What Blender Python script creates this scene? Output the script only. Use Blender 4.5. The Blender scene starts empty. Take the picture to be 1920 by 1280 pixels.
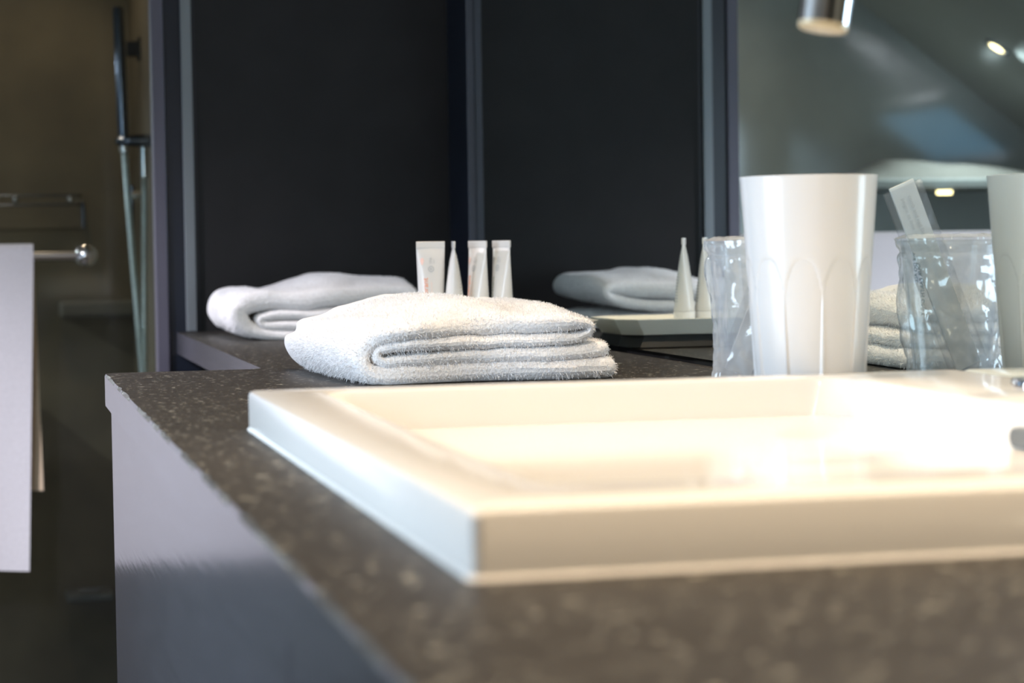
import bpy, math, random
from mathutils import Vector, Matrix, noise
random.seed(7)
PI = math.pi
SC = bpy.context.scene
COL = SC.collection

# ------------------------------------------------------------------ camera
# z = 0 is the top of the stone-look counter, the mirror stands in the plane x = 0, +y runs along the counter
cam_d = bpy.data.cameras.new('camera'); cam = bpy.data.objects.new('camera', cam_d); COL.objects.link(cam)
SC.camera = cam
cam_d.sensor_width = 36.0; cam_d.lens = 4081.12 / 1920 * 36.0
Rv = Vector((0.9719, -0.2349, -0.0144)).normalized()
Fv = Vector((0.2341, 0.9712, -0.0453)).normalized()
Uv = Rv.cross(Fv).normalized(); Rv = Fv.cross(Uv).normalized()
m = Matrix((Rv, Uv, -Fv)).transposed().to_4x4(); m.translation = Vector((-0.72556, 0.0, 0.13019))
cam.matrix_world = m
cam_d.dof.use_dof = True; cam_d.dof.focus_distance = 2.12; cam_d.dof.aperture_fstop = 7.5
cam_d.clip_start = 0.02

# ------------------------------------------------------------------ world and exposure
w = bpy.data.worlds.new('world'); SC.world = w; w.use_nodes = True
w.node_tree.nodes['Background'].inputs[0].default_value = (0.55, 0.65, 0.8, 1)
w.node_tree.nodes['Background'].inputs[1].default_value = 0.3
SC.view_settings.view_transform = 'Standard'; SC.view_settings.look = 'None'
SC.view_settings.exposure = 0.28; SC.view_settings.gamma = 1.0; SC.view_settings.use_curve_mapping = False

# ------------------------------------------------------------------ lights
def lamp(name, kind, loc, energy, color, target=None, **kw):
    l = bpy.data.lights.new(name, kind); l.energy = energy; l.color = color
    for k, v in kw.items(): setattr(l, k, v)
    o = bpy.data.objects.new(name, l); COL.objects.link(o); o.location = loc
    if target is not None:
        o.rotation_euler = (Vector(target) - Vector(loc)).to_track_quat('-Z', 'Y').to_euler()
    return o
def slope(x): return 1.64 + 0.72 * x
WARM = (1.0, 0.76, 0.52); COOL = (0.66, 0.82, 1.0)
# daylight through the window in the left partition
lamp('window_daylight', 'AREA', (-1.455, 1.40, .20), 11.5, COOL,
     target=(-.455, 1.40, .20), shape='RECTANGLE', size=.72, size_y=.56)
# warm recessed spots over the vanity, plus added fill spots
SPOTS = [(-0.20, 1.25), (-0.30, 2.08), (-0.42, 0.60), (-1.32, 2.90), (-0.72, 4.42)]  # third and fourth added, unseen, to brighten near counter and far end
for i, (x, y) in enumerate(SPOTS):
    lamp('spot_glow', 'SPOT', (x, y, slope(x) - .03), [38, 42, 72, 78, 8][i], (.95, .90, 1.0) if i == 3 else WARM, target=(x + .0, y, 0),
         spot_size=math.radians([75, 80, 80, 150, 120][i]), spot_blend=.6, shadow_soft_size=.03)
lamp('room_lamp_glow', 'AREA', (-1.15, -1.7, .30), 3, (1.0, .80, .58), target=(-.6, 1, .1), shape='DISK', size=.4)
lamp('rear_spot_glow', 'SPOT', (-1.504, 4.542, slope(-1.506) - .010), 32.0, (.85, .95, 1.0), target=(-1.3, 4.2, -.2),
     spot_size=math.radians(145), spot_blend=.8, shadow_soft_size=0.0)

# ------------------------------------------------------------------ materials
def nt(name):
    mt = bpy.data.materials.new(name); mt.use_nodes = True
    n = mt.node_tree; b = n.nodes['Principled BSDF']
    return mt, n, b
def lk(n, a, b): n.links.new(a, b)
def N(n, t, **kw):
    nd = n.nodes.new(t)
    for k, v in kw.items():
        if k in nd.inputs: nd.inputs[k].default_value = v
        else: setattr(nd, k, v)
    return nd
def coords(n, scale=(1, 1, 1), rot=(0, 0, 0)):
    tc = N(n, 'ShaderNodeTexCoord'); mp = N(n, 'ShaderNodeMapping')
    mp.inputs['Scale'].default_value = scale; mp.inputs['Rotation'].default_value = rot
    lk(n, tc.outputs['Object'], mp.inputs['Vector']); return mp.outputs['Vector']
def ramp(n, fac, stops):
    r = N(n, 'ShaderNodeValToRGB'); e = r.color_ramp.elements
    while len(e) < len(stops): e.new(.5)
    for i, (p, c) in enumerate(stops):
        e[i].position = p; e[i].color = (*c, 1) if len(c) == 3 else c
    lk(n, fac, r.inputs['Fac']); return r.outputs['Color']
def mat(name, color, rough=.5, metal=0.0, noise_scale=None, var=.15, bump=0.0, scale=(1, 1, 1), **kw):
    mt, n, b = nt(name)
    b.inputs['Roughness'].default_value = rough; b.inputs['Metallic'].default_value = metal
    for k, v in kw.items(): b.inputs[k].default_value = v
    if noise_scale:
        v = coords(n, scale)
        ns = N(n, 'ShaderNodeTexNoise', Scale=noise_scale, Detail=5.0); lk(n, v, ns.inputs['Vector'])
        lo = tuple(c * (1 - var) for c in color); hi = tuple(min(1, c * (1 + var)) for c in color)
        lk(n, ramp(n, ns.outputs['Fac'], [(.3, lo), (.7, hi)]), b.inputs['Base Color'])
        if bump:
            bp = N(n, 'ShaderNodeBump', Strength=bump, Distance=.002)
            lk(n, ns.outputs['Fac'], bp.inputs['Height']); lk(n, bp.outputs['Normal'], b.inputs['Normal'])
    else:
        b.inputs['Base Color'].default_value = (*color, 1)
    return mt
def emis(name, color, strength):
    mt, n, b = nt(name)
    b.inputs['Base Color'].default_value = (*color, 1)
    b.inputs['Emission Color'].default_value = (*color, 1); b.inputs['Emission Strength'].default_value = strength
    return mt

def wood_top():
    mt, n, b = nt('dark_wood_grain_top')
    v = coords(n, (9, 55, 90)); ns = N(n, 'ShaderNodeTexNoise', Scale=1.0, Detail=6.0, Roughness=.65); lk(n, v, ns.inputs['Vector'])
    base = ramp(n, ns.outputs['Fac'], [(.3, (.018, .0155, .013)), (.7, (.036, .032, .027))])
    v2 = coords(n, (110, 300, 300)); f = N(n, 'ShaderNodeTexNoise', Scale=1.0, Detail=3.0, Roughness=.6); lk(n, v2, f.inputs['Vector'])
    fl = ramp(n, f.outputs['Fac'], [(.645, (0, 0, 0)), (.68, (1, 1, 1))])
    mx = N(n, 'ShaderNodeMixRGB'); lk(n, fl, mx.inputs['Fac']); lk(n, base, mx.inputs['Color1'])
    mx.inputs['Color2'].default_value = (.74, .73, .62, 1); lk(n, mx.outputs['Color'], b.inputs['Base Color'])  # pale flecks: glints of the raised grain, painted into the base colour
    b.inputs['Roughness'].default_value = .5; b.inputs['Specular IOR Level'].default_value = .35
    bp = N(n, 'ShaderNodeBump', Strength=.35, Distance=.001); lk(n, ns.outputs['Fac'], bp.inputs['Height']); lk(n, bp.outputs['Normal'], b.inputs['Normal'])
    return mt
def wood_front():
    mt, n, b = nt('dark_wood_grain_front')
    v = coords(n, (60, 6, 150)); ns = N(n, 'ShaderNodeTexNoise', Scale=1.5, Detail=6.0); lk(n, v, ns.inputs['Vector'])
    lk(n, ramp(n, ns.outputs['Fac'], [(.3, (.058, .058, .070)), (.7, (.085, .084, .100))]), b.inputs['Base Color'])
    b.inputs['Roughness'].default_value = .18; b.inputs['Specular IOR Level'].default_value = .9
    bp = N(n, 'ShaderNodeBump', Strength=.25, Distance=.0006); lk(n, ns.outputs['Fac'], bp.inputs['Height']); lk(n, bp.outputs['Normal'], b.inputs['Normal'])
    return mt
def terry():
    mt, n, b = nt('white_terry')
    v = coords(n); ns = N(n, 'ShaderNodeTexNoise', Scale=420.0, Detail=3.0); lk(n, v, ns.inputs['Vector'])
    lk(n, ramp(n, ns.outputs['Fac'], [(.35, (.80, .78, .78)), (.65, (.92, .91, .90))]), b.inputs['Base Color'])
    b.inputs['Roughness'].default_value = .95; b.inputs['Sheen Weight'].default_value = .3
    bp = N(n, 'ShaderNodeBump', Strength=.8, Distance=.0015); lk(n, ns.outputs['Fac'], bp.inputs['Height']); lk(n, bp.outputs['Normal'], b.inputs['Normal'])
    return mt
def film(name, clear=.86, tint=(.93, .96, 1), bump=1.0, scale=55.0, white=.1, stretch=(1, 1, .45)):
    """thin clear plastic: see-through, crisp reflections, a breath of milky white"""
    mt, n, b = nt(name); n.nodes.remove(b); out = n.nodes['Material Output']
    tr = N(n, 'ShaderNodeBsdfTransparent'); tr.inputs['Color'].default_value = (*tint, 1)
    gl = N(n, 'ShaderNodeBsdfGlossy'); gl.inputs['Roughness'].default_value = .08
    df = N(n, 'ShaderNodeBsdfDiffuse'); df.inputs['Color'].default_value = (.85, .88, .92, 1)
    v = coords(n, stretch)
    vo = N(n, 'ShaderNodeTexVoronoi', Scale=scale); vo.feature = 'F1'; ns = N(n, 'ShaderNodeTexNoise', Scale=scale * .5, Detail=2.0, Distortion=1.5)
    lk(n, v, ns.inputs['Vector']); lk(n, v, vo.inputs['Vector'])
    ad = N(n, 'ShaderNodeMath', operation='ADD'); lk(n, ns.outputs['Fac'], ad.inputs[0]); lk(n, vo.outputs['Distance'], ad.inputs[1])
    bp = N(n, 'ShaderNodeBump', Strength=bump, Distance=.004); lk(n, ad.outputs[0], bp.inputs['Height'])
    lw = N(n, 'ShaderNodeLayerWeight', Blend=.5); pw = N(n, 'ShaderNodeMath', operation='POWER'); lk(n, lw.outputs['Facing'], pw.inputs[0]); pw.inputs[1].default_value = 4.0
    fr = N(n, 'ShaderNodeMath', operation='MULTIPLY_ADD'); lk(n, pw.outputs[0], fr.inputs[0]); fr.inputs[1].default_value = .85; fr.inputs[2].default_value = .09 if bump > .5 else .055
    if bump > 0: lk(n, bp.outputs['Normal'], gl.inputs['Normal']); lk(n, bp.outputs['Normal'], lw.inputs['Normal'])
    m1 = N(n, 'ShaderNodeMixShader'); lk(n, fr.outputs[0], m1.inputs[0]); lk(n, tr.outputs[0], m1.inputs[1]); lk(n, gl.outputs[0], m1.inputs[2])
    m2 = N(n, 'ShaderNodeMixShader'); m2.inputs[0].default_value = white
    lk(n, m1.outputs[0], m2.inputs[1]); lk(n, df.outputs[0], m2.inputs[2]); lk(n, m2.outputs[0], out.inputs['Surface'])
    return mt

M = dict(
    top=wood_top(), front=wood_front(), terry=terry(),
    ceramic=mat('white_ceramic', (.86, .84, .80), .12, noise_scale=3, var=.02),
    sealant=mat('white_sealant', (.80, .78, .74), .5, noise_scale=60, var=.05),
    chrome=mat('chrome', (.80, .80, .82), .08, 1.0, noise_scale=40, var=.03),
    dchrome=mat('dark_chrome', (.16, .19, .25), .16, 1.0, noise_scale=40, var=.1),
    alu=mat('brushed_aluminium', (.20, .22, .235), .5, .5, noise_scale=60, var=.1, scale=(1, 1, .02)),
    lav=mat('anodised_profile', (.10, .095, .125), .45, .2, noise_scale=60, var=.1, scale=(1, 1, .02)),
    panel=mat('dark_matt_panel', (.0155, .0150, .0153), .6, noise_scale=14, var=.12, bump=.05, **{'Specular IOR Level': .25}),
    navy=mat('navy_profile', (.006, .010, .020), .35, noise_scale=14, var=.1),
    tile=mat('brown_slate_tile', (.13, .108, .068), .55, noise_scale=5, var=.35, bump=.2),
    tilelight=mat('tan_slate_tile', (.13, .11, .072), .6, noise_scale=9, var=.2, bump=.2),
    concrete=mat('grey_plaster', (.52, .58, .62), .8, noise_scale=4, var=.18, bump=.1),
    ceil=mat('pale_plaster', (.60, .62, .61), .85, noise_scale=6, var=.06),
    beige=mat('beige_paint', (.45, .38, .29), .85, noise_scale=4, var=.06),
    floor=mat('dark_floor_tile', (.035, .032, .024), .5, noise_scale=5, var=.25, bump=.1),
    white=mat('white_plastic', (.84, .83, .82), .22, noise_scale=4, var=.02),
    tube=mat('white_tube_plastic', (.72, .71, .69), .3, noise_scale=20, var=.02, **{'Subsurface Weight': .15, 'Subsurface Radius': (.01, .01, .01)}),
    tray=mat('cream_ceramic', (.90, .87, .76), .25, noise_scale=8, var=.03),
    trayfoot=mat('black_tray_base', (.006, .006, .007), .3, noise_scale=20, var=.2),
    paper=mat('white_paper', (.80, .82, .82), .6, noise_scale=60, var=.03),
    orange=mat('orange_ink', (.85, .26, .07), .6, noise_scale=60, var=.05),
    pink=mat('pale_pink_ink', (.90, .62, .55), .6, noise_scale=60, var=.05),
    green=mat('grey_green_ink', (.25, .33, .28), .6, noise_scale=60, var=.05),
    grey=mat('pale_grey_ink', (.50, .52, .53), .6, noise_scale=60, var=.05),
    ink=mat('slate_ink', (.08, .13, .16), .6, noise_scale=60, var=.05),
    linen=mat('white_linen', (.80, .79, .82), .9, noise_scale=260, var=.05, bump=.3),
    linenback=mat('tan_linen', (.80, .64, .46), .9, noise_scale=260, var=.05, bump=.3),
    black=mat('black_rubber', (.005, .005, .006), .5, noise_scale=30, var=.2),
    cloth=mat('beige_reflection', (.085, .078, .068), .9, noise_scale=60, var=.1, bump=.3),
    bulb=emis('warm_lamp_glass', (1, .74, .36), 7.0),
    daypane=emis('daylight_pane', (.66, .82, 1), 3.0),
    bluepane=emis('daylight_pane_small', (.30, .62, .95), 1.7),
    film=film('crinkled_clear_film', .8, bump=1.0, scale=42, white=.24, tint=(.99, .995, 1)),
    clear=film('clear_plastic', .8, bump=0.0, white=.07, tint=(.98, .99, .99)),
    sleeve=film('clear_sleeve', .8, bump=.3, scale=60, white=.06, tint=(.93, .94, .96)),
    glass=film('shower_glass', .8, bump=0.0, white=.004, tint=(.90, .93, .92)),
)
def mirror_mat():
    mt, n, b = nt('mirror_silver')
    v = coords(n); ns = N(n, 'ShaderNodeTexNoise', Scale=1.5, Detail=2.0); lk(n, v, ns.inputs['Vector'])
    lk(n, ramp(n, ns.outputs['Fac'], [(0, (.80, .87, .86)), (1, (.83, .90, .885))]), b.inputs['Base Color'])
    b.inputs['Metallic'].default_value = 1; b.inputs['Roughness'].default_value = 0.0
    return mt
M['mirror'] = mirror_mat()

# ------------------------------------------------------------------ mesh helpers
class MB:
    def __init__(s): s.v = []; s.f = []; s.sm = []
    def add(s, vs, fs, smooth=True):
        o = len(s.v); s.v += [tuple(v) for v in vs]; s.f += [tuple(i + o for i in f) for f in fs]; s.sm += [smooth] * len(fs)
    def box(s, x0, x1, y0, y1, z0, z1):
        vs = [(x, y, z) for x in (x0, x1) for y in (y0, y1) for z in (z0, z1)]
        s.add(vs, [(0, 1, 3, 2), (4, 6, 7, 5), (0, 4, 5, 1), (2, 3, 7, 6), (0, 2, 6, 4), (1, 5, 7, 3)], False)
    def rings(s, rs, cap0=True, cap1=True, smooth=True, closed=True):
        n = len(rs[0]); vs = [p for r in rs for p in r]; fs = []
        for i in range(len(rs) - 1):
            for j in range(n if closed else n - 1):
                k = (j + 1) % n; fs.append((i * n + j, i * n + k, (i + 1) * n + k, (i + 1) * n + j))
        if cap0: fs.append(tuple(range(n - 1, -1, -1)))
        if cap1: fs.append(tuple((len(rs) - 1) * n + j for j in range(n)))
        s.add(vs, fs, smooth)
    def tube(s, pts, r, n=16, caps=True):
        pts = [Vector(p) for p in pts]; rr = r if isinstance(r, (list, tuple)) else [r] * len(pts); rs = []; up = None
        for i, p in enumerate(pts):
            t = (pts[min(i + 1, len(pts) - 1)] - pts[max(i - 1, 0)]).normalized()
            if up is None: up = t.orthogonal().normalized()
            up = (up - t * up.dot(t)).normalized(); sd = t.cross(up)
            rs.append([p + (up * math.cos(2 * PI * k / n) + sd * math.sin(2 * PI * k / n)) * rr[i] for k in range(n)])
        s.rings(rs, caps, caps)
    def lathe(s, prof, cx, cy, n=40, cap0=False, cap1=False, fn=None):
        rs = []
        for (r, z) in prof:
            ring = []
            for k in range(n):
                a = 2 * PI * k / n; q = fn(r, z, a) if fn else r
                ring.append((cx + q * math.cos(a), cy + q * math.sin(a), z))
            rs.append(ring)
        s.rings(rs, cap0, cap1)
    def sphere(s, c, r, n=24):
        s.lathe([(max(1e-5, r * math.sin(PI * i / 16)), c[2] - r * math.cos(PI * i / 16)) for i in range(17)], c[0], c[1], n)
    def build(s, name, m_, parent=None, origin=None, bevel=0.0, seg=2, recalc=True):
        me = bpy.data.meshes.new(name)
        o0 = Vector(origin) if origin else (Vector(parent.location) if parent is not None else Vector((0, 0, 0)))
        me.from_pydata([tuple(Vector(v) - o0) for v in s.v], [], s.f)
        me.polygons.foreach_set('use_smooth', s.sm); me.materials.append(m_)
        if recalc:
            import bmesh
            bm = bmesh.new(); bm.from_mesh(me); bmesh.ops.recalc_face_normals(bm, faces=bm.faces); bm.to_mesh(me); bm.free()
        if any(s.sm): me.set_sharp_from_angle(angle=math.radians(38))
        o = bpy.data.objects.new(name, me); COL.objects.link(o)
        if parent is not None: o.parent = parent
        else: o.location = o0
        if bevel:
            b = o.modifiers.new('bevel', 'BEVEL'); b.width = bevel; b.segments = seg; b.limit_method = 'ANGLE'
        return o
def tag(o, label, cat, group=None, kind=None):
    o['label'] = label; o['category'] = cat
    if group: o['group'] = group
    if kind: o['kind'] = kind
    return o
def thing(name, loc, label, cat, group=None):
    o = bpy.data.objects.new(name, None); COL.objects.link(o); o.location = loc; o.empty_display_size = .02
    return tag(o, label, cat, group)
def struct(name, mb, m_, bevel=0.0):
    o = mb.build(name, m_, bevel=bevel); o['kind'] = 'structure'; return o
def bx(*a):
    b = MB(); b.box(*a); return b
def rrect(x0, x1, y0, y1, r, z, n=8):
    pts = []
    for cx, cy, a0 in ((x1 - r, y1 - r, 0), (x0 + r, y1 - r, PI / 2), (x0 + r, y0 + r, PI), (x1 - r, y0 + r, 1.5 * PI)):
        for k in range(n + 1):
            a = a0 + PI / 2 * k / n; pts.append((cx + r * math.cos(a), cy + r * math.sin(a), z))
    return pts
def catmull(pts, n=8):
    out = []; L = len(pts)
    for i in range(L - 1):
        p0, p1, p2, p3 = pts[max(i - 1, 0)], pts[i], pts[i + 1], pts[min(i + 2, L - 1)]
        for k in range(n):
            t = k / n
            out.append(tuple(.5 * (2 * b + (c - a) * t + (2 * a - 5 * b + 4 * c - d) * t * t + (3 * b - a - 3 * c + d) * t ** 3)
                             for a, b, c, d in zip(p0, p1, p2, p3)))
    out.append(tuple(pts[-1])); return out
def text_mesh(body, size):
    cu = bpy.data.curves.new('lettering', 'FONT'); cu.body = body; cu.size = size; cu.resolution_u = 3
    o = bpy.data.objects.new('lettering', cu); COL.objects.link(o)
    dg = bpy.context.evaluated_depsgraph_get(); me = o.evaluated_get(dg).to_mesh()
    vs = [tuple(v.co) for v in me.vertices]; fs = [tuple(p.vertices) for p in me.polygons]
    o.evaluated_get(dg).to_mesh_clear(); bpy.data.objects.remove(o); bpy.data.curves.remove(cu)
    return vs, fs

# ------------------------------------------------------------------ room shell
FZ = -0.88; XL = -2.25; YB = 4.90; YN = -2.0
struct('floor', bx(XL, .3, YN, YB, FZ - .05, FZ), M['floor'])
struct('wall_back', bx(XL - .1, .3, YB, YB + .1, FZ, 1.9), M['tile'])
# grey plaster part of the back wall beyond the shower, seen only in the mirror
struct('wall_back_plaster', bx(XL - .1, -.92, YB - .012, YB, FZ, 1.9), M['concrete'])
struct('wall_right', bx(.012, .112, YN, YB, FZ, 1.9), M['panel'])
struct('wall_left', bx(XL - .1, XL, YN, YB, FZ, 1.9), M['concrete'])
struct('wall_near', bx(XL - .1, .3, YN - .1, YN, FZ, 1.9), M['beige'])
b = MB()   # sloping attic ceiling with the opening of the roof window
def cbox(x0, x1, y0, y1):
    b.add([(x, y, slope(x) + dz) for x in (x0, x1) for y in (y0, y1) for dz in (0, .1)],
          [(0, 1, 3, 2), (4, 6, 7, 5), (0, 4, 5, 1), (2, 3, 7, 6), (0, 2, 6, 4), (1, 5, 7, 3)], False)
vx0, vx1, vy0, vy1 = -1.815, -1.63, 2.46, 2.93
cbox(XL - .1, .3, YN - .1, vy0); cbox(XL - .1, .3, vy1, YB + .1); cbox(XL - .1, vx0, vy0, vy1); cbox(vx1, .3, vy0, vy1)
struct('ceiling', b, M['ceil'])
# unseen near-left partition, added to hold its window low for side light
PX, wy0, wy1, wz0, wz1 = -1.50, 1.02, 1.78, -.10, .50
b = MB(); b.box(PX - .10, PX, YN, wy0, FZ, .53); b.box(PX - .10, PX, wy1, 1.92, FZ, .53); b.box(PX - .10, PX, wy0, wy1, FZ, wz0); b.box(PX - .10, PX, wy0, wy1, wz1, .53)
struct('wall_added_partition', b, M['beige'])
b = MB()
for y0, y1, z0, z1 in ((wy0, wy0 + .035, wz0, wz1), (wy1 - .035, wy1, wz0, wz1), (wy0, wy1, wz0, wz0 + .035), (wy0, wy1, wz1 - .035, wz1)): b.box(PX - .06, PX + .005, y0, y1, z0, z1)
wf = struct('window_1', b, M['white'])
bx(PX - .04, PX - .034, wy0 + .03, wy1 - .03, wz0 + .03, wz1 - .03).build('pane', M['daypane'], wf)
b = MB()   # small second roof window, mirrored dimly in the glass shower screen
for x0, x1, y0, y1 in ((vx0 - .03, vx0 + .004, vy0 - .03, vy1 + .03), (vx1 - .004, vx1 + .03, vy0 - .03, vy1 + .03), (vx0, vx1, vy0 - .03, vy0 + .004), (vx0, vx1, vy1 - .004, vy1 + .03)):
    b.add([(x, y, slope(x) + dz) for x in (x0, x1) for y in (y0, y1) for dz in (-.008, .02)],
          [(0, 1, 3, 2), (4, 6, 7, 5), (0, 4, 5, 1), (2, 3, 7, 6), (0, 2, 6, 4), (1, 5, 7, 3)], False)
wf2 = struct('window_2', b, M['ceil'])
b = MB(); b.add([(vx0, vy0, slope(vx0) + .006), (vx1, vy0, slope(vx1) + .006), (vx1, vy1, slope(vx1) + .006), (vx0, vy1, slope(vx0) + .006)], [(0, 1, 2, 3)], False)
b.build('pane', M['bluepane'], wf2)

# dark partition closing the far end of the counter, the shower wall behind it
YW = 3.377
struct('wall_far', bx(-.406, .012, YW, YW + .03, FZ, 1.45), M['panel'])
struct('wall_shower', bx(-.408, -.36, YW + .03, YB, FZ, 1.45), M['tilelight'])
struct('trim_1', bx(-.4275, -.4115, YW - .008, YW + .02, .001, 1.4), M['alu'], .001)
struct('trim_2', bx(-.4525, -.406, YW, YW + .03, FZ, 1.4), M['navy'])
struct('trim_3', bx(-.4730, -.4535, YW - .006, YW + .03, FZ, 1.4), M['lav'], .002)
b = MB(); b.box(-.010, .012, 3.236, YW - .0005, .001, 1.5)
struct('trim_4', b, M['navy'])
struct('trim_5', bx(-.0115, .0, 3.228, 3.2355, .001, 1.5), mat('dark_blue_edge', (.035, .042, .06), .4, noise_scale=30, var=.1), .001)

# ------------------------------------------------------------------ mirror
b = MB(); b.box(0.0, .011, -.6, 3.227, .006, 1.5)
mi = b.build('mirror', M['mirror'], origin=(0, 1.3, .006)); tag(mi, 'large frameless wall mirror standing along the back of the dark vanity counter', 'mirror')
mi.data.materials.append(M['black'])

# ------------------------------------------------------------------ countertop: wide basin part, narrow far part
XC, XN, YE, TH = -.6082, -.4421, 2.311, .033
pts = [(-.002, -.45), (-.002, YW - .001), (XN, YW - .001), (XN, YE + .012), (XN - .012, YE)]
pts += [(XC + .014 - .014 * math.sin(a), YE - .014 + .014 * math.cos(a)) for a in [PI / 2 * k / 6 for k in range(7)]]
# slightly chipped front edge
y = YE - .03; yy = []
while y > -.44:
    yy.append(y); y -= random.uniform(.012, .03)
chips = [(XC + (random.uniform(0, .0022) if random.random() < .55 else 0), y) for y in yy]
top_loop = pts + chips + [(XC, -.45)]
bot_loop = pts + [(XC, y) for y in yy] + [(XC, -.45)]
b = MB(); b.rings([[(x, y, -TH) for x, y in bot_loop], [(x, y, -.0025) for x, y in bot_loop], [(x + .0012 if x < -.55 else x, y, 0) for x, y in top_loop]], False, False, False)
from mathutils.geometry import tessellate_polygon
hole = [(-.512, .868), (-.098, .868), (-.098, 1.528), (-.512, 1.528)]
for z, lp in ((0, [(x + .0012 if x < -.55 else x, y) for x, y in top_loop]), (-TH, bot_loop)):
    vs = [(x, y, z) for x, y in lp] + [(x, y, z) for x, y in hole]
    b.add(vs, [tuple(t) for t in tessellate_polygon([[Vector(v) for v in vs[:len(lp)]], [Vector(v) for v in vs[len(lp):]]])], False)
b.rings([[(x, y, -TH) for x, y in hole], [(x, y, 0) for x, y in hole]], False, False, False)
ct = b.build('countertop', M['top'], origin=(-.3, 1.4, -TH))
ct.data.materials.append(M['front'])
for p in ct.data.polygons:
    if abs(p.normal.z) < .5: p.material_index = 1
tag(ct, 'dark wood-grain vanity countertop stepping back to a narrow shelf at its far end', 'countertop')

# cabinet under the wide part
cab = thing('vanity_cabinet', (-.3, .93, FZ), 'dark grey-blue wood-grain vanity cabinet under the wide part of the countertop', 'cabinet')
bx(XC + .026, -.004, -.43, YE - .03, FZ + .06, -.110).build('body', M['front'], cab)
bx(XC + .006, XC + .0255, -.43, .93, FZ + .07, -TH - .0015).build('front_panel', M['front'], cab, bevel=.001)
bx(XC + .006, XC + .0255, .934, YE - .012, FZ + .07, -TH - .0015).build('front_panel', M['front'], cab, bevel=.001)
bx(XC + .06, -.03, -.40, YE - .05, FZ, FZ + .06).build('plinth', M['black'], cab)

# ------------------------------------------------------------------ basin
bas = thing('washbasin', (-.28, 1.18, 0), 'white rectangular countertop washbasin with a low square rim set on the dark counter', 'washbasin')
bx0, bx1, by0, by1, H = -.5466, -.003, .8135, 1.547, .028
ix0, ix1, iy0, iy1 = -.497, -.112, .885, 1.512
rs = [rrect(bx0, bx1, by0, by1, .005, .0), rrect(bx0, bx1, by0, by1, .005, H - .003), rrect(bx0 + .001, bx1 - .001, by0 + .001, by1 - .001, .005, H - .001),
      rrect(bx0 + .003, bx1 - .003, by0 + .003, by1 - .003, .005, H),
      rrect(ix0 - .004, ix1 + .004, iy0 - .004, iy1 + .004, .02, H), rrect(ix0 - .001, ix1 + .001, iy0 - .001, iy1 + .001, .022, H - .0015),
      rrect(ix0 + .001, ix1 - .001, iy0 + .001, iy1 - .001, .024, H - .006),
      rrect(ix0 + .022, ix1 - .014, iy0 + .022, iy1 - .022, .04, -.065), rrect(ix0 + .034, ix1 - .024, iy0 + .034, iy1 - .034, .05, -.080),
      rrect(ix0 + .06, ix1 - .05, iy0 + .06, iy1 - .06, .06, -.087), rrect(-.34, -.30, 1.17, 1.21, .02, -.0905)]
b = MB(); b.rings(rs, True, True)
bowl = b.build('bowl', M['ceramic'], bas, recalc=False); bowl.data.set_sharp_from_angle(angle=math.radians(28))
r1 = [rrect(bx0 - .0016, bx1, by0 - .0016, by1 + .0016, .006, .0001), rrect(bx0 - .0010, bx1, by0 - .0010, by1 + .0010, .006, .0014), rrect(bx0 + .001, bx1, by0 + .001, by1 - .001, .005, .0024)]
b = MB(); b.rings(r1, False, False); b.build('sealant_bead', M['sealant'], bas)
b = MB(); b.lathe([(.001, -.0865), (.022, -.0865), (.024, -.088), (.024, -.0903)], -.32, 1.19, 32, True, False); b.build('drain_plug', M['chrome'], bas)
# overflow cover on the inner wall on the tap side
b = MB()
ov = []
for k in range(24):
    a = 2 * PI * k / 24; ov.append((.020 if math.cos(a) > 0 else -.020, math.cos(a) * .0062, math.sin(a) * .0062))
b.rings([[(-.1135, 1.195 + sx + dy, .0075 + dz) for sx, dy, dz in ov], [(-.1185, 1.195 + sx + dy, .0070 + dz) for sx, dy, dz in ov],
         [(-.1195, 1.195 + sx * .98 + dy * .85, .0070 + dz * .85) for sx, dy, dz in ov]], True, True)
oc = b.build('overflow_cover', M['alu'], bas); oc['label'] = 'brushed metal overflow cover'

# ------------------------------------------------------------------ tap
tx, ty = -.028, 1.346
tap = thing('basin_tap', (tx, ty, H), 'tall chrome basin tap whose spout end hangs above the washbasin bowl', 'tap')
b = MB(); b.lathe([(.0245, H), (.0245, H + .004), (.0235, H + .0055), (.012, H + .006)], tx, ty, 40, True, True); b.build('base_ring', M['chrome'], tap)
sp = Vector((-.2465, 1.20, .255)); dirn = Vector((.17, .03, 1)).normalized()
path = [(tx, ty, H + .005), (tx, ty, .15), (tx, ty, .28), (tx, ty, .36), (tx - .02, ty - .012, .405), (tx - .07, ty - .05, .425), (tx - .13, ty - .09, .41)]
end = [tuple(sp + dirn * d) for d in (.11, .08, .05, .02, .0)]
pp = catmull(path + end, 6)
rad = [.0115 + (.0035 if i > len(pp) - 22 else 0) for i in range(len(pp))]
b = MB(); b.tube(pp, rad, 28); b.build('spout', M['chrome'], tap)
b = MB()
a0 = sp - dirn * .0; a1 = sp - dirn * .010
b.tube([sp + dirn * .0005, sp - dirn * .0025, sp - dirn * .0035], [.0150, .0148, .0135], 32); b.build('aerator', mat('aerator_ring', (.40, .36, .26), .35, .3, noise_scale=60, var=.1), tap)
b = MB(); b.tube([(tx, ty, .30), (tx, ty + .03, .305), (tx, ty + .085, .315)], [.006, .0055, .0045], 16); b.build('lever', M['chrome'], tap)

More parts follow.
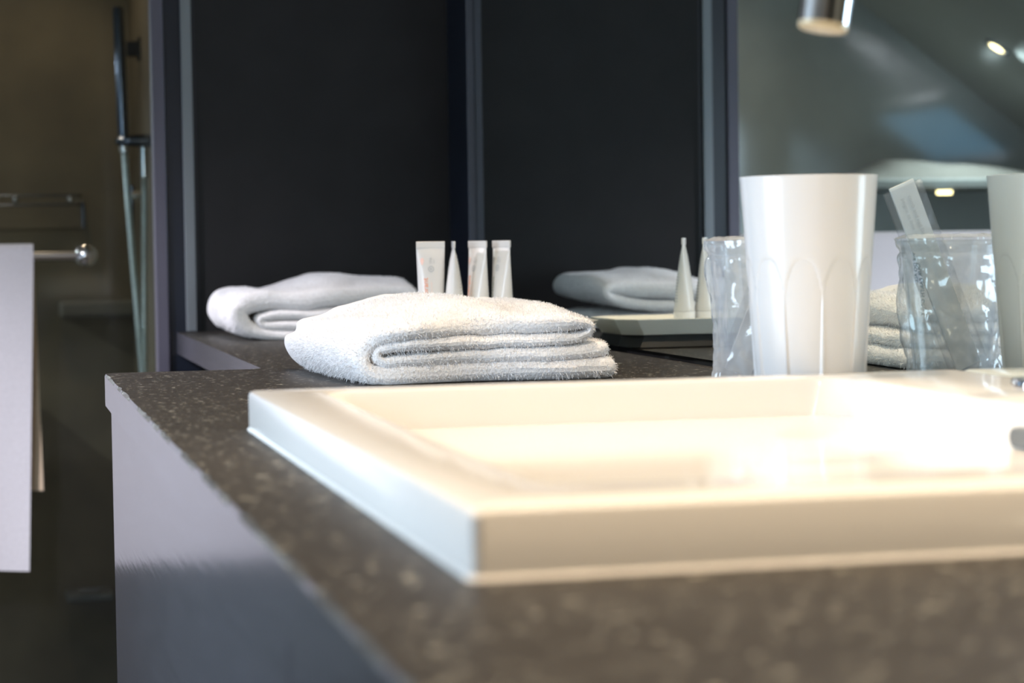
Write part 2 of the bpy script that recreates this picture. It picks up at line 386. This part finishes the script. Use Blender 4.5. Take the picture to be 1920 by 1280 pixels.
# ------------------------------------------------------------------ towels
def ribbon(b, path, wth, y0, y1, warp, ny=26, ends=.006):
    """one length of thick cloth folded along `path` (x, z), swept in y"""
    P = catmull([(x, z, t) for (x, z), t in zip(path, wth)], 11); n = len(P)
    rs = []
    L = []; R = []
    for i, (x, z, t) in enumerate(P):
        a = P[max(i - 1, 0)]; c = P[min(i + 1, n - 1)]
        d = Vector((c[0] - a[0], c[1] - a[1])).normalized(); nn = Vector((-d.y, d.x))
        L.append((x, z, nn, t))
    ys = []
    for k in range(ny + 1):
        ys.append(y0 + (y1 - y0) * k / ny)
    r_ = .0075; th_ = [math.radians(q) for q in (78, 58, 38, 18)]
    ys = [y0 + r_ * (1 - math.sin(q)) for q in th_] + [y for y in ys[1:-1] if y0 + r_ < y < y1 - r_] + [y1 - r_ * (1 - math.sin(q)) for q in reversed(th_)]
    sc = [math.cos(q) for q in th_] + [1] * (len(ys) - 8) + [math.cos(q) for q in reversed(th_)]
    for y, s in zip(ys, sc):
        ring = []
        d0 = Vector((P[1][0] - P[0][0], P[1][1] - P[0][1])).normalized(); d1 = Vector((P[-1][0] - P[-2][0], P[-1][1] - P[-2][1])).normalized()
        for (x, z, nn, t) in L: ring.append((x + nn.x * t * .5 * s, z + nn.y * t * .5 * s))
        t = L[-1][3] * .5 * s
        for a in (.35, .65, 1.0, 1.35, 1.65):
            q = a * PI / 2; ring.append((L[-1][0] + d1.x * math.sin(q) * t + L[-1][2].x * math.cos(q) * t, L[-1][1] + d1.y * math.sin(q) * t + L[-1][2].y * math.cos(q) * t))
        for (x, z, nn, t) in reversed(L): ring.append((x - nn.x * t * .5 * s, z - nn.y * t * .5 * s))
        t = L[0][3] * .5 * s
        for a in (.35, .65, 1.0, 1.35, 1.65):
            q = a * PI / 2; ring.append((L[0][0] - d0.x * math.sin(q) * t - L[0][2].x * math.cos(q) * t, L[0][1] - d0.y * math.sin(q) * t - L[0][2].y * math.cos(q) * t))
        rs.append([warp(x, y, z) for x, z in ring])
    m_ = len(rs[0]); vs = [p for r in rs for p in r]; fs = []
    for i in range(len(rs) - 1):
        for j in range(m_):
            k = (j + 1) % m_; fs.append((i * m_ + j, i * m_ + k, (i + 1) * m_ + k, (i + 1) * m_ + j))
    nl = len(L)
    for base in (0, (len(rs) - 1) * m_):        # end faces: strip between the two sides of the cloth
        for j in range(nl - 1):
            a, c = j, j + 1; a2, c2 = nl + 5 + nl - 1 - j, nl + 5 + nl - 2 - j
            fs.append((base + a, base + c, base + c2, base + a2))
        fs.append(tuple(base + i for i in range(nl - 1, nl + 6)))
        fs.append(tuple([base + 2 * nl + 4 + i for i in range(0, 6)] + [base]))
    b.add(vs, fs, True)
def fuzz(b, count, ln, wd, rnd, filt=None):
    """short terry loops standing on the cloth, as fine blades"""
    vs = [Vector(v) for v in b.v]; tris = []; acc = []; tot = 0
    for f in b.f:
        if len(f) != 4: continue
        A = (vs[f[1]] - vs[f[0]]).cross(vs[f[3]] - vs[f[0]]); ar = A.length
        if ar < 1e-12: continue
        if filt and not filt((vs[f[0]] + vs[f[2]]) / 2, A / ar): continue
        tot += ar; acc.append((tot, f, A / ar))
    import bisect
    keys = [a[0] for a in acc]; nv = []; nf = []
    for _ in range(count):
        f, n = acc[min(bisect.bisect(keys, rnd.random() * tot), len(acc) - 1)][1:]
        u, v = rnd.random(), rnd.random()
        p = vs[f[0]].lerp(vs[f[1]], u).lerp(vs[f[3]].lerp(vs[f[2]], u), v)
        d = (n + Vector((rnd.gauss(0, .45), rnd.gauss(0, .45), rnd.gauss(0, .45) - .1))).normalized()
        s = d.orthogonal().normalized(); s.rotate(Matrix.Rotation(rnd.random() * 6.28, 3, d)); l = ln * rnd.uniform(.5, 1.25)
        i = len(nv); q = p - n * .0004
        nv += [q - s * wd, q + s * wd, p + d * l * .6 + s * wd * .9, p + d * l * .6 - s * wd * .9, p + d * l + s * wd * 1.2 + Vector((0, 0, -l * .2))]
        nf += [(i, i + 1, i + 2, i + 3), (i + 3, i + 2, i + 4)]
    b.add(nv, nf, False)
def bump2(x, c, w): return math.exp(-((x - c) / w) ** 2)

# --- near towel
def px_front(u, v): return (-.146 + (u - 1150) / 1935.0, (717 - (u - 690) * .0225 - v) / 1935.0)
pf = [(1128, 655), (1000, 661), (850, 668), (745, 676), (712, 673), (706, 662), (722, 651), (780, 645), (900, 640), (1020, 634), (1085, 630), (1103, 619), (1092, 606),
      (1020, 606), (880, 612), (770, 620), (712, 634), (683, 660), (684, 687), (712, 700), (800, 696), (950, 692), (1060, 689), (1136, 688)]
wt = [26, 24, 23, 21, 17, 15, 18, 22, 23, 22, 18, 15, 20, 29, 30, 29, 27, 29, 30, 33, 36, 36, 36, 35]
path = [px_front(*p) for p in pf]; wth = [t * 1.10 / 1935.0 for t in wt]
Y0, Y1 = 1.985, 2.29
def warp1(x, y, z):
    t = (y - Y0) / (Y1 - Y0); e = min(1, t * 4)
    zz = z
    g = .05 + .15 * math.sin(min(1, t * 1.25) * PI / 2)
    hump = .18 * bump2(x, -.285, .055) + .07 * bump2(x, -.20, .03) - .10 * bump2(x, -.225, .02) + .05 * bump2(x, -.41, .04)
    zz = z * (1 + (g * .55 + hump) * e * (.25 + .75 * min(1, z / .05)))
    left = max(0, min(1, (-.26 - x) / .12))
    xx = x - .010 * t - left * (.016 * math.sin(min(1, t * 1.5) * PI / 2)) * (.35 + .65 * math.sin(max(0, min(1, zz / .075)) * PI))
    # creases on the left flank
    if x < -.33:
        for zc, dd in ((.043, .006), (.058, .006)):
            zl = zc + .03 * (x + .40) + .012 * (1 - t)
            k = bump2(zz, zl, .0048) * min(1, max(0, (t - .12) / .2)) * min(1, (-.33 - x) / .03)
            xx += dd * k
            zz -= .003 * k
    v = Vector((xx * 26, y * 26, zz * 26)); q = noise.noise(v) * .0022 + noise.noise(v * 3.1) * .0011
    rt = max(0, (x + .17) / .03)
    yy = y + (.008 * math.sin(x * 40) + .010 * noise.noise(Vector((x * 9, z * 30, 3)))) * (1 - e) - .012 * rt * (t > .5)
    return (xx + q * .5, yy, max(.0006, zz + (q if z > .012 else q * .2)))
b = MB(); ribbon(b, path, wth, Y0, Y1, warp1, 48)
# thin woven hem that closes each cloth end on the right
rnd = random.Random(3)
fuzz(b, 110000, .0036, .00020, rnd, lambda p, n: (p.y < 2.24 and p.z > .0032))
tw = b.build('folded_towel', M['terry'], origin=(-.28, 2.13, 0), recalc=False)
tag(tw, 'thick white terry towel folded in layers on the counter right behind the washbasin', 'towel', 'folded white towels on the counter')

# --- far towel
def px_far(u, v): return (-.130 + (u - 765) / 1310.0, (637 - (u - 540) * .017 - v) / 1310.0)
pf = [(735, 612), (640, 611), (560, 611), (515, 612), (472, 610), (468, 598), (515, 592), (590, 592), (665, 587), (715, 579), (746, 567), (744, 553), (700, 557),
      (600, 563), (510, 566), (462, 568), (430, 582), (430, 604), (460, 623), (525, 630), (620, 627), (740, 622)]
wt = [15, 16, 17, 16, 15, 14, 17, 19, 18, 18, 18, 18, 24, 30, 32, 34, 34, 30, 22, 17, 17, 17]
path = [px_far(*p) for p in pf]; wth = [t * 1.08 / 1310.0 for t in wt]
Z0, Z1 = 3.0, 3.27
def warp2(x, y, z):
    t = (y - Z0) / (Z1 - Z0); e = min(1, t * 3)
    hump = .24 * bump2(x, -.245, .045) + .12 * bump2(x, -.165, .05) + .04 * bump2(x, -.40, .03) - .08 * bump2(x, -.335, .03)
    zz = z * (1 + (.06 + hump) * e * min(1, z / .04))
    v = Vector((x * 22 + 5, y * 22, zz * 22)); q = noise.noise(v) * .003 + noise.noise(v * 2.7) * .0012
    if x < -.37: x += .006 * bump2(zz, .052 + .02 * t, .004) * min(1, (-.37 - x) / .02)
    return (x - .004 * t + q * .6 + .012 * e * (x > -.2) * (t), y + .006 * math.sin(x * 30) * (1 - e), max(.0006, zz + (q if z > .012 else 0)))
b = MB(); ribbon(b, path, wth, Z0, Z1, warp2, 26)
fuzz(b, 30000, .0022, .0003, rnd, lambda p, n: p.y < 3.2 and p.z > .003)
tw2 = b.build('folded_towel', M['terry'], origin=(-.28, 3.1, 0), recalc=False)
tag(tw2, 'white terry towel loosely folded on the narrow far end of the counter', 'towel', 'folded white towels on the counter')

# ------------------------------------------------------------------ tray with the four tubes
ty0, ty1, tx0, tx1 = 2.50, 2.655, -.268, -.010
def octa(x0, x1, y0, y1, c, z):
    return [(x0 + c, y0, z), (x1 - c, y0, z), (x1, y0 + c, z), (x1, y1 - c, z), (x1 - c, y1, z), (x0 + c, y1, z), (x0, y1 - c, z), (x0, y0 + c, z)]
tr = thing('amenity_tray', (-.14, 2.578, 0), 'shallow cream ceramic tray on a black base against the mirror, carrying the four tubes', 'tray')
def ins(d, z, c=.022): return octa(tx0 + d, tx1 - d, ty0 + d, ty1 - d, c, z)
b = MB(); b.rings([ins(.012, .0165), ins(.001, .034), ins(.0, .036), ins(.003, .0362), ins(.008, .031), ins(.016, .0295)], True, True, False); b.build('dish', M['tray'], tr, bevel=.0008)
b = MB(); b.rings([ins(.006, .0005), ins(.005, .002), ins(.013, .016)], True, True, False); b.build('base', M['trayfoot'], tr)

def tube_r(h, w=.0172, r=.0139, hb=.095):
    """half width and half depth at height h above the cap foot"""
    t = max(0.0, (hb - h) / hb)
    a = r + (w - r) * (1 - t) ** .8
    bb = r * min(1, t / .93) ** .62 if t > 0 else .0006
    return a, max(.0007, bb)
def make_tube(cx, cy, ang, word, inkmat, label, small):
    z0 = .0300; t = thing('cosmetic_tube', (cx, cy, z0), label, 'tube', 'small white cosmetic tubes on the tray')
    ca, sa = math.cos(ang), math.sin(ang)
    def W(lx, ly, h): return (cx + lx * ca - ly * sa, cy + lx * sa + ly * ca, z0 + h)
    b = MB(); rs = []
    hs = [.0125, .014] + [.018 + .077 * i / 22 for i in range(23)]
    for h in hs:
        a, d = tube_r(h)
        if h < .013: a *= .97; d *= .97
        rs.append([W(a * math.cos(2 * PI * k / 40), d * math.sin(2 * PI * k / 40), h) for k in range(40)])
    b.rings(rs, True, True); b.build('body', M['tube'], t)
    b = MB(); rs = []
    for h, d in ((.0945, .0009), (.096, .0011), (.1025, .0011), (.103, .0008)):
        rs.append([W(x, y, h) for x, y in ((-.0172, -d), (.0172, -d), (.0172, d), (-.0172, d))])
    b.rings(rs, True, True, False); b.build('crimped_end', M['tube'], t)
    b = MB(); b.rings([[W(r * math.cos(2 * PI * k / 40), r * math.sin(2 * PI * k / 40), h) for k in range(40)] for r, h in ((.0128, 0.0), (.0133, .0008), (.0135, .0122))], True, True)
    b.build('cap', M['white'], t)
    def surf(s, h):      # s: distance across the front face from its middle, h: height
        a, d = tube_r(h); q = max(-1, min(1, s / (a + .0002)));
        return W(a * q, -(d + .0003) * math.sqrt(max(0, 1 - q * q)) - .0002, h)
    def letter(body, size, s0, h0, m_, nm):
        vs, fs = text_mesh(body, size)
        b = MB(); b.add([surf(s0 - y, h0 + x) for x, y, z in vs], fs, False)
        o = b.build(nm, m_, t, recalc=False)
    letter(word, .0092, -.0043, small + .008, inkmat, 'name_lettering')
    letter('gel douche cheveux et corps', .0026, .0006, .024, M['pink'] if inkmat is M['orange'] else M['grey'], 'small_lettering')
    # ring emblem and the brand block next to it
    b = MB(); n = 24
    ro = [surf(.0000 + .0036 * math.cos(2 * PI * k / n), .0700 + .0036 * math.sin(2 * PI * k / n)) for k in range(n)]
    ri = [surf(.0000 + .0026 * math.cos(2 * PI * k / n), .0700 + .0026 * math.sin(2 * PI * k / n)) for k in range(n)]
    b.add(ro + ri, [(k, (k + 1) % n, n + (k + 1) % n, n + k) for k in range(n)], False)
    b.add([surf(-.0012, .0685), surf(.0016, .0700), surf(-.0012, .0715)], [(0, 1, 2)], False); b.build('ring_emblem', M['grey'], t, recalc=False)
    letter('SPA', .0046, .0012, .0765, M['grey'], 'brand_lettering'); letter('bain', .0030, .0044, .0765, M['grey'], 'brand_lettering')
    b = MB()
    dr = [surf(-.0108 + .0020 * math.sin(q) * (1 - .45 * math.cos(q)), .079 - .0045 * math.cos(q)) for q in [2 * PI * k / 20 for k in range(20)]]
    b.add(dr, [tuple(range(20))], False); b.build('drop_mark', M['pink'] if inkmat is M['orange'] else M['grey'], t, recalc=False)
    # fine print on the back
    b = MB()
    for k in range(17):
        h = .024 + .0038 * k; wl = .0055 + .0012 * math.sin(k * 2.3)
        pt = lambda s, hh: (lambda p: p)(W(s, (tube_r(hh)[1] + .0004) * math.sqrt(max(0, 1 - (s / (tube_r(hh)[0] + .0002)) ** 2)) + .0002, hh))
        s0 = .0125 if k % 2 else .0128
        cuts = [s0 - wl * 2 * i / 6 for i in range(7)]
        for i in range(6): b.add([pt(cuts[i], h), pt(cuts[i + 1], h), pt(cuts[i + 1], h + .0011), pt(cuts[i], h + .0011)], [(0, 1, 2, 3)], False)
    b.build('fine_print', M['grey'], t, recalc=False)
    return t
make_tube(-.2037, 2.578, math.radians(-8), 'equilibrant', M['orange'], 'white tube facing forward with orange upright lettering, leftmost on the tray', .012)
make_tube(-.1775, 2.568, math.radians(-98), 'hydratant', M['green'], 'white tube turned edge-on so its crimped top shows as a point, second from the left', .014)
make_tube(-.1450, 2.580, math.radians(-64), 'equilibrant', M['orange'], 'white tube with orange lettering turned half aside, third from the left', .014)
make_tube(-.1162, 2.576, math.radians(-66), 'hydratant', M['green'], 'white tube with grey-green lettering turned half aside, rightmost on the tray nearest the mirror', .016)

# ------------------------------------------------------------------ white fluted tumbler
cx, cy = -.1045, 1.589
HT = .178; NF = 10
def cup_r(r, z, a):
    if r < .03: return r
    ph = ((a - .16) / (2 * PI / NF)) % 1.0 - .5
    zt = .117 - .030 * (abs(ph) * 2) ** 2.6
    k = max(0, min(1, (zt - z) / .012)); k = k * k * (3 - 2 * k)
    d = .0046 * (1 - (abs(ph) * 2) ** 3.0)
    ridge = .0006 * max(0, (abs(ph) * 2 - .8) / .2)
    return r - (d - ridge) * k
prof = [(.0405, 0.0), (.0418, .002)]
prof += [(.0418 + (.0534 - .0418) * (z / .1815) ** 1.15, z) for z in [.004 + .1725 * i / 70 for i in range(71)]]
prof += [(.0533, .1778), (.0526, HT), (.0518, .1775), (.0508, .17), (.046, .08), (.040, .008), (.002, .006)]
def cup_r2(r, z, a): return r
b = MB(); rs = []
for i, (r, z) in enumerate(prof):
    fn = cup_r if 1 <= i <= 73 else cup_r2
    rs.append([(cx + fn(r, z, 2 * PI * k / 160) * math.cos(2 * PI * k / 160), cy + fn(r, z, 2 * PI * k / 160) * math.sin(2 * PI * k / 160), z + .0003) for k in range(160)])
b.rings(rs, True, True)
cup = b.build('tumbler', mat('tumbler_plastic', (.74, .735, .73), .22, noise_scale=4, var=.02), origin=(cx, cy, 0))
tag(cup, 'tall opaque white tumbler with arched fluted sides standing behind the washbasin', 'tumbler')

# ------------------------------------------------------------------ clear tumbler wrapped in crinkled film
gx, gy = -.0875, 1.745
wc = thing('wrapped_tumbler', (gx, gy, 0), 'clear plastic tumbler wrapped in crinkled clear film between the white tumbler and the mirror', 'tumbler')
b = MB()
b.lathe([(.030, .0012), (.0318, .003), (.0428, .1225), (.0440, .1232), (.0446, .1255), (.0437, .1272), (.0420, .1262), (.0412, .122), (.0305, .006), (.001, .005)], gx, gy, 56, True, True)
b.build('cup', M['clear'], wc)
b = MB(); nA = 120; nz = 54; rs = []
for i in range(nz + 1):
    z = .0010 + (.1290 - .001) * i / nz; ring = []
    for k in range(nA):
        a = 2 * PI * k / nA
        base = .0345 + (.0475 - .0345) * (z / .129)
        # loose lower corners of the bag
        lo = max(0, 1 - z / .040)
        base += .020 * lo ** 1.2 * (max(0, math.cos(a - PI - .2)) ** 14) * (1 if z > .0 else 0) * (1 - .55 * max(0, 1 - z / .018))
        base += .006 * max(0, 1 - abs(z - .055) / .05) * max(0, math.cos(a - 0.15)) ** 16
        q = Vector((math.cos(a) * 1.9, math.sin(a) * 1.9, z * 26))
        cr = abs(noise.noise(q * 1.3)) * .0042 + abs(noise.noise(q * 3.3 + Vector((4, 1, 0)))) * .0020
        pinch = 1 - .06 * bump2(z, .118, .0025)
        ring.append((gx + (base * pinch + cr - .0010) * math.cos(a), gy + (base * pinch + cr - .0010) * math.sin(a), z + .0010 * noise.noise(q * .8) * (i == nz)))
    rs.append(ring)
rs.append([(gx + (x - gx) * .80, gy + (y - gy) * .80, .1325 + .0012 * noise.noise(Vector((x * 90, y * 90, 2)))) for k, (x, y, z) in enumerate(rs[-1])])
b.rings(rs, True, False)
fo = b.build('film_wrapper', M['film'], wc)
# small print running down the film, readable in the mirror side only
def on_film(a, z): 
    r = .0345 + (.0475 - .0345) * (z / .129) + .0032
    return (gx + r * math.cos(a), gy + r * math.sin(a), z)
for body, size, a0, z0, bend in (('OUR EARTH ONLY', .0046, -.62, .108, .30), ('WE DO ALL', .0042, -.50, .117, .10)):
    vs, fs = text_mesh(body, size); b = MB()
    b.add([on_film(a0 + y / .042 + bend * (x / .05 - .45) ** 2, z0 - x * 1.15) for x, y, z in vs], fs, False)
    b.build('film_lettering', M['ink'], wc, recalc=False)

# paper-wrapped comb packet leaning in it
pk = thing('amenity_packet', (-.108, 1.752, .012), 'flat white paper packet in a clear sleeve leaning out of the wrapped clear tumbler', 'packet')
p0 = Vector((-.1085, 1.752, .012)); p1 = Vector((-.0425, 1.748, .1760)); ax = (p1 - p0).normalized(); sd = Vector((ax.z, 0, -ax.x)); nr = ax.cross(sd).normalized()
def slab(hw, h0, h1, th, m_, nm, curl=.0):
    b = MB(); rs = []
    L = (p1 - p0).length
    for i in range(13):
        t = h0 + (h1 - h0) * i / 12; c = p0 + ax * (L * t) + nr * (curl * math.sin(t * PI))
        rs.append([tuple(c + sd * x + nr * y) for x, y in ((-hw, -th), (hw, -th), (hw, th), (-hw, th))])
    b.rings(rs, True, True, False); return b.build(nm, m_, pk)
slab(.0118, .03, 1.0, .0012, M['paper'], 'paper_strip'); slab(.0185, .0, .985, .0016, M['sleeve'], 'clear_sleeve')
vs, fs = text_mesh('comb and nail file  hygiene set', .0052)
vs2, fs2 = text_mesh('peigne et lime  trousse de soin', .0052)
for (vv, ff, off) in ((vs, fs, .001), (vs2, fs2, -.0055)):
    for sg in (-1, 1):
        b = MB(); b.add([tuple(p0 + ax * (.165 - x * 1.0) + sd * sg * (y + off) * 1 + nr * sg * .0021) for x, y, z in vv], ff, False)
        b.build('packet_lettering', M['grey'], pk, recalc=False)

# ------------------------------------------------------------------ shower end, towel rail
YG = 4.00
b = MB(); og = [(-1.75, FZ), (-.411, FZ), (-.411, 1.1), (-.78, slope(-.78) - .02), (-1.75, slope(-1.75) - .02)]
b.rings([[(x, YG, z) for x, z in og], [(x, YG + .008, z) for x, z in og]], True, True, False)
gsc = b.build('shower_screen', M['glass'], origin=(-1.1, YG, FZ))
tag(gsc, 'clear glass shower screen carrying the towel rail beyond the end of the counter', 'shower screen')
rz = .1185; ry = 3.945
rail = thing('towel_rail', (-1.0, ry, rz), 'chrome towel rail ending in a round ball knob, mounted on the glass shower screen', 'towel rail')
b = MB(); b.tube([(-1.62, ry, rz), (-.552, ry, rz)], .0075, 20); b.build('bar', mat('satin_chrome', (.85, .80, .76), .28, 1.0, noise_scale=40, var=.03), rail)
for x in (-.552, -1.62):
    b = MB(); b.sphere((x, ry, rz), .0205); b.build('ball_knob', M['chrome'], rail)
    b = MB(); b.tube([(x, ry, rz), (x, YG, rz)], .008, 16); b.build('mount', M['chrome'], rail)
# hanging towel
def hang(y, z0, z1, xr0, xr1, seed, nz=34, nx=40):
    """a hanging flap from x = -1.37 to its right edge, soft vertical folds"""
    F = [];
    for i in range(nz + 1):
        z = z0 + (z1 - z0) * i / nz; row = []
        t = i / nz; xr = xr0 + (xr1 - xr0) * t
        for k in range(nx + 1):
            u = k / nx; x = -1.37 + (xr + 1.37) * u
            row.append(((x, y + .006 * math.sin(u * 21 + seed) * t + .003 * noise.noise(Vector((x * 9, z * 5, seed))) * t, z + .003 * math.sin(u * 17) * (i == nz))))
        F.append(row)
    return F
ht = thing('hanging_towel', (-1.0, ry, rz), 'long smooth white towel hanging over the chrome rail at the left', 'towel')
def sheet(rows, th, m_, nm):
    n = len(rows[0]); front = [p for r in rows for p in r]; back = [(x, y + th, z) for x, y, z in front]; b = MB(); R_ = len(rows); o = R_ * n
    fs = []
    for i in range(R_ - 1):
        for j in range(n - 1):
            a = i * n + j; fs.append((a, a + 1, a + n + 1, a + n)); fs.append((o + a, o + a + n, o + a + n + 1, o + a + 1))
    for i in range(R_ - 1):
        for j in (0, n - 1): a = i * n + j; fs.append((a, a + n, o + a + n, o + a))
    for j in range(n - 1):
        for i in (0, R_ - 1): a = i * n + j; fs.append((a, a + 1, o + a + 1, o + a))
    b.add(front + back, fs, True); return b.build(nm, m_, ht)
TX = -.6465
# cloth over the bar: front drop, crown, back drop
rows = []
fr = hang(ry - .0155, .118, -.436, TX + .003, TX - .017, 1.0)
arc = []
for k in range(9):
    a = PI * k / 8
    arc.append([(x, ry + .0135 * math.cos(PI - a) , .118 + .0225 * math.sin(a)) for x in [-1.37 + (TX + .003 + 1.37) * q / 40 for q in range(41)]])
rows = list(reversed(fr)) + arc[1:]
sheet(rows, .003, M['linen'], 'front_drop')
bk = hang(ry + .0135, .116, -.296, TX + .004, TX + .011, 2.5)
sheet(bk, .003, M['linenback'], 'back_drop')['label'] = 'tan back drop'

# hand shower on its wall bracket
XS = -.408; MY = 4.29; SX = -.4600
hs_ = thing('hand_shower', (SX, MY, .36), 'slim dark chrome stick hand shower standing in its bracket on the shower wall', 'hand shower')
b = MB(); b.tube([(SX - .0050, MY, .596), (SX - .0049, MY, .590), (SX - .0033, MY, .50), (SX - .0005, MY, .355), (SX, MY, .325)], [.009, .0112, .0112, .0108, .008], 20); b.build('stick', M['dchrome'], hs_)
b = MB(); b.tube([(SX, MY, .328), (SX + .001, MY, .316)], .0095, 20); b.build('hose_nut', M['chrome'], hs_)
hb = thing('shower_bracket', (XS, MY, .335), 'dark chrome wall bracket with outlet holding the hand shower', 'bracket')
b = MB(); rs = []
for x, s in ((XS, .021), (XS - .02, .020), (XS - .04, .017), (SX - .012, .014), (SX - .016, .010)):
    rs.append([(x, MY + s * .95 * math.cos(2 * PI * k / 20), .338 + s * .62 * math.sin(2 * PI * k / 20)) for k in range(20)])
b.rings(rs, True, True); b.build('arm', M['dchrome'], hb)
b = MB(); b.tube([(SX + .038, MY, .326), (SX + .038, MY, .268)], .0075, 16); b.build('outlet', M['chrome'], hb)
# flexible hose: two hanging strands meeting low down
def hose(pts, r=.0058):
    pts = catmull(pts, 60); rr = [r * (1 + .10 * math.sin(i * 1.5)) for i in range(len(pts))]
    b = MB(); b.tube(pts, rr, 12); return b
loop = [(SX + .001, MY, .318), (SX + .006, MY, .22), (SX + .014, MY, .08), (SX + .022, MY, -.05), (SX + .030, MY, -.17), (SX + .036, MY - .0, -.30), (SX + .034, MY, -.36), (SX + .030, MY + .01, -.36),
        (SX + .028, MY, -.28), (SX + .030, MY, -.12), (SX + .033, MY, .04), (SX + .036, MY, .17), (SX + .038, MY, .268)]
hz = hose(loop).build('shower_hose', mat('ribbed_steel', (.72, .84, .92), .38, 1.0, noise_scale=300, var=.2), origin=(SX, MY, .318)); tag(hz, 'silver ribbed shower hose hanging in a long loop below the bracket', 'hose')
hk = thing('robe_hook', (XS, 4.53, .537), 'small black square hook high on the shower wall', 'hook')
bx(XS - .028, XS - .001, 4.515, 4.545, .522, .552).build('peg', M['black'], hk, bevel=.003)
bx(XS - .006, XS, 4.505, 4.555, .514, .560).build('plate', M['black'], hk, bevel=.002)
mx = thing('shower_valve', (XS - .02, 4.42, .24), 'slim chrome valve lever behind the hanging shower hose', 'valve')
b = MB(); b.tube([(XS - .03, 4.42, .255), (XS - .032, 4.42, .175)], [.005, .004], 14); b.build('lever', M['dchrome'], mx)
b = MB(); b.tube([(XS, 4.42, .235), (XS - .034, 4.42, .235)], .009, 16); b.build('stem', M['chrome'], mx)

# things on the brown shower wall
sh = thing('shower_shelf', (-.75, YB, .20), 'clear shower shelf with thin chrome rails on the brown shower wall', 'shelf')
for z in (.246, .226):
    b = MB(); b.tube([(-.95, YB - .11, z), (-.532, YB - .11, z), (-.522, YB - .10, z), (-.522, YB, z)], .0022, 10); b.build('rail', M['dchrome'], sh)
b = MB(); b.tube([(-.514, YB - .005, .232), (-.514, YB - .006, .176)], .0035, 10); b.build('end_bar', M['dchrome'], sh)
bx(-.95, -.52, YB - .115, YB, .172, .176).build('glass_plate', M['glass'], sh)
for x in (-.66, -.545):
    b = MB(); b.sphere((x, YB - .112, .238), .008, 12); b.build('clip', M['chrome'], sh)
lg = bx(-.572, XS - .001, YB - .06, YB - .001, -.020, .018).build('reflection_bar', mat('olive_reflection', (.12, .115, .09), .5, noise_scale=12, var=.1), origin=(-.5, YB - .03, -.02), bevel=.008)  # solid bar standing in for a faint reflection on the screen
tag(lg, 'pale bar standing in for a reflection, low in the corner of the brown shower wall', 'ledge')
fs_ = thing('foot_shelf', (-.53, YB, -.62), 'small pale foot shelf low on the brown shower wall left of the vanity', 'shelf')
bx(-.572, -.47, YB - .09, YB - .001, -.640, -.622).build('plate', mat('pale_stone', (.16, .17, .17), .4, noise_scale=12, var=.1), fs_, bevel=.006)
b = MB(); b.tube([(-.545, YB - .095, -.612), (-.50, YB - .095, -.612)], .005, 12); b.build('grip', M['chrome'], fs_)

# ------------------------------------------------------------------ what the mirror shows of the attic end, with stand-ins for reflections
def downlight(x, y, label, r=.032):
    t = thing('ceiling_light', (x, y, slope(x)), label, 'lamp', 'round recessed ceiling spots')
    tn = Vector((1, 0, .72)).normalized(); yn = Vector((0, 1, 0)); nn = Vector((.72, 0, -1)).normalized(); c = Vector((x, y, slope(x)))
    def ring(rr, d): return [tuple(c + nn * d + (tn * math.cos(2 * PI * k / 32) + yn * math.sin(2 * PI * k / 32)) * rr) for k in range(32)]
    b = MB(); b.rings([ring(r + .012, -.002), ring(r + .011, .004), ring(r + .001, .005), ring(r, .001)], False, False); b.build('trim_ring', M['alu'], t)
    b = MB(); b.rings([ring(r, .001), ring(r * .98, .002)], True, True); b.build('lens', M['bulb'], t)
downlight(-1.506, 4.542, 'round warm ceiling spot glowing at the top right of the mirror', .020)
for (x, y), lb in zip(SPOTS, ('round warm ceiling spot straight above the washbasin', 'round warm ceiling spot above the two folded towels', 'round warm ceiling spot added unseen to brighten the near end of the counter',
                                 'round ceiling spot added as unseen fill between the partition window and the glass screen',
                                 'round warm ceiling spot inside the shower behind the glass screen')):
    downlight(x, y, lb)
lw = bx(-1.86, -1.17, 4.60, YB - .013, .238, .262).build('added_ledge', mat('added_ledge_grey', (.16, .165, .16), .8, noise_scale=6, var=.1), origin=(-1.5, 4.75, .238), bevel=.004)  # made-up ledge, only there to carry the heap below
tag(lw, 'added grey ledge under a reflection stand-in, seen in the mirror above the hanging towel', 'ledge')
b = MB(); n1, n2 = 60, 14; rows = []  # heap shaped to stand in for a pale reflection in the glass
for i in range(n2 + 1):
    t = i / n2; y = 4.62 + .24 * t; row = []
    for k in range(n1 + 1):
        u = k / n1; x = -1.19 - .62 * u
        h = .050 * math.sin(PI * t) ** .6 * min(1, u * 5) * min(1, (1 - u) * 2) * (.85 + .55 * noise.noise(Vector((x * 5, y * 5, 1))))
        row.append((x, y, .2625 + max(.0, h)))
    rows.append(row)
vs = [p for r in rows for p in r]; n = n1 + 1; o = len(vs); vs += [(x, y, .2622) for x, y, z in vs]
fs = []
for i in range(n2):
    for j in range(n1):
        a = i * n + j; fs += [(a, a + 1, a + n + 1, a + n), (o + a, o + a + n, o + a + n + 1, o + a + 1)]
b.add(vs, fs, True); cl = b.build('reflection_heap', M['cloth'], origin=(-1.65, 4.74, .2625), recalc=False)
tag(cl, 'crumpled beige shape standing in for a reflection in the shower glass, seen in the mirror', 'cloth')
pl = thing('lamp_reflection', (-1.43, 4.61, .238), 'small flat glowing disc standing in for a lamp reflected in the shower glass', 'lamp')  # added glowing disc in place of a lamp's reflection
b = MB(); b.lathe([(.020, .2375), (.020, .2345)], -1.395, 4.585, 28, True, True); b.build('housing', M['alu'], pl)
b = MB(); b.lathe([(.0175, .2344), (.017, .226)], -1.395, 4.585, 28, True, True); b.build('lens', M['bulb'], pl)
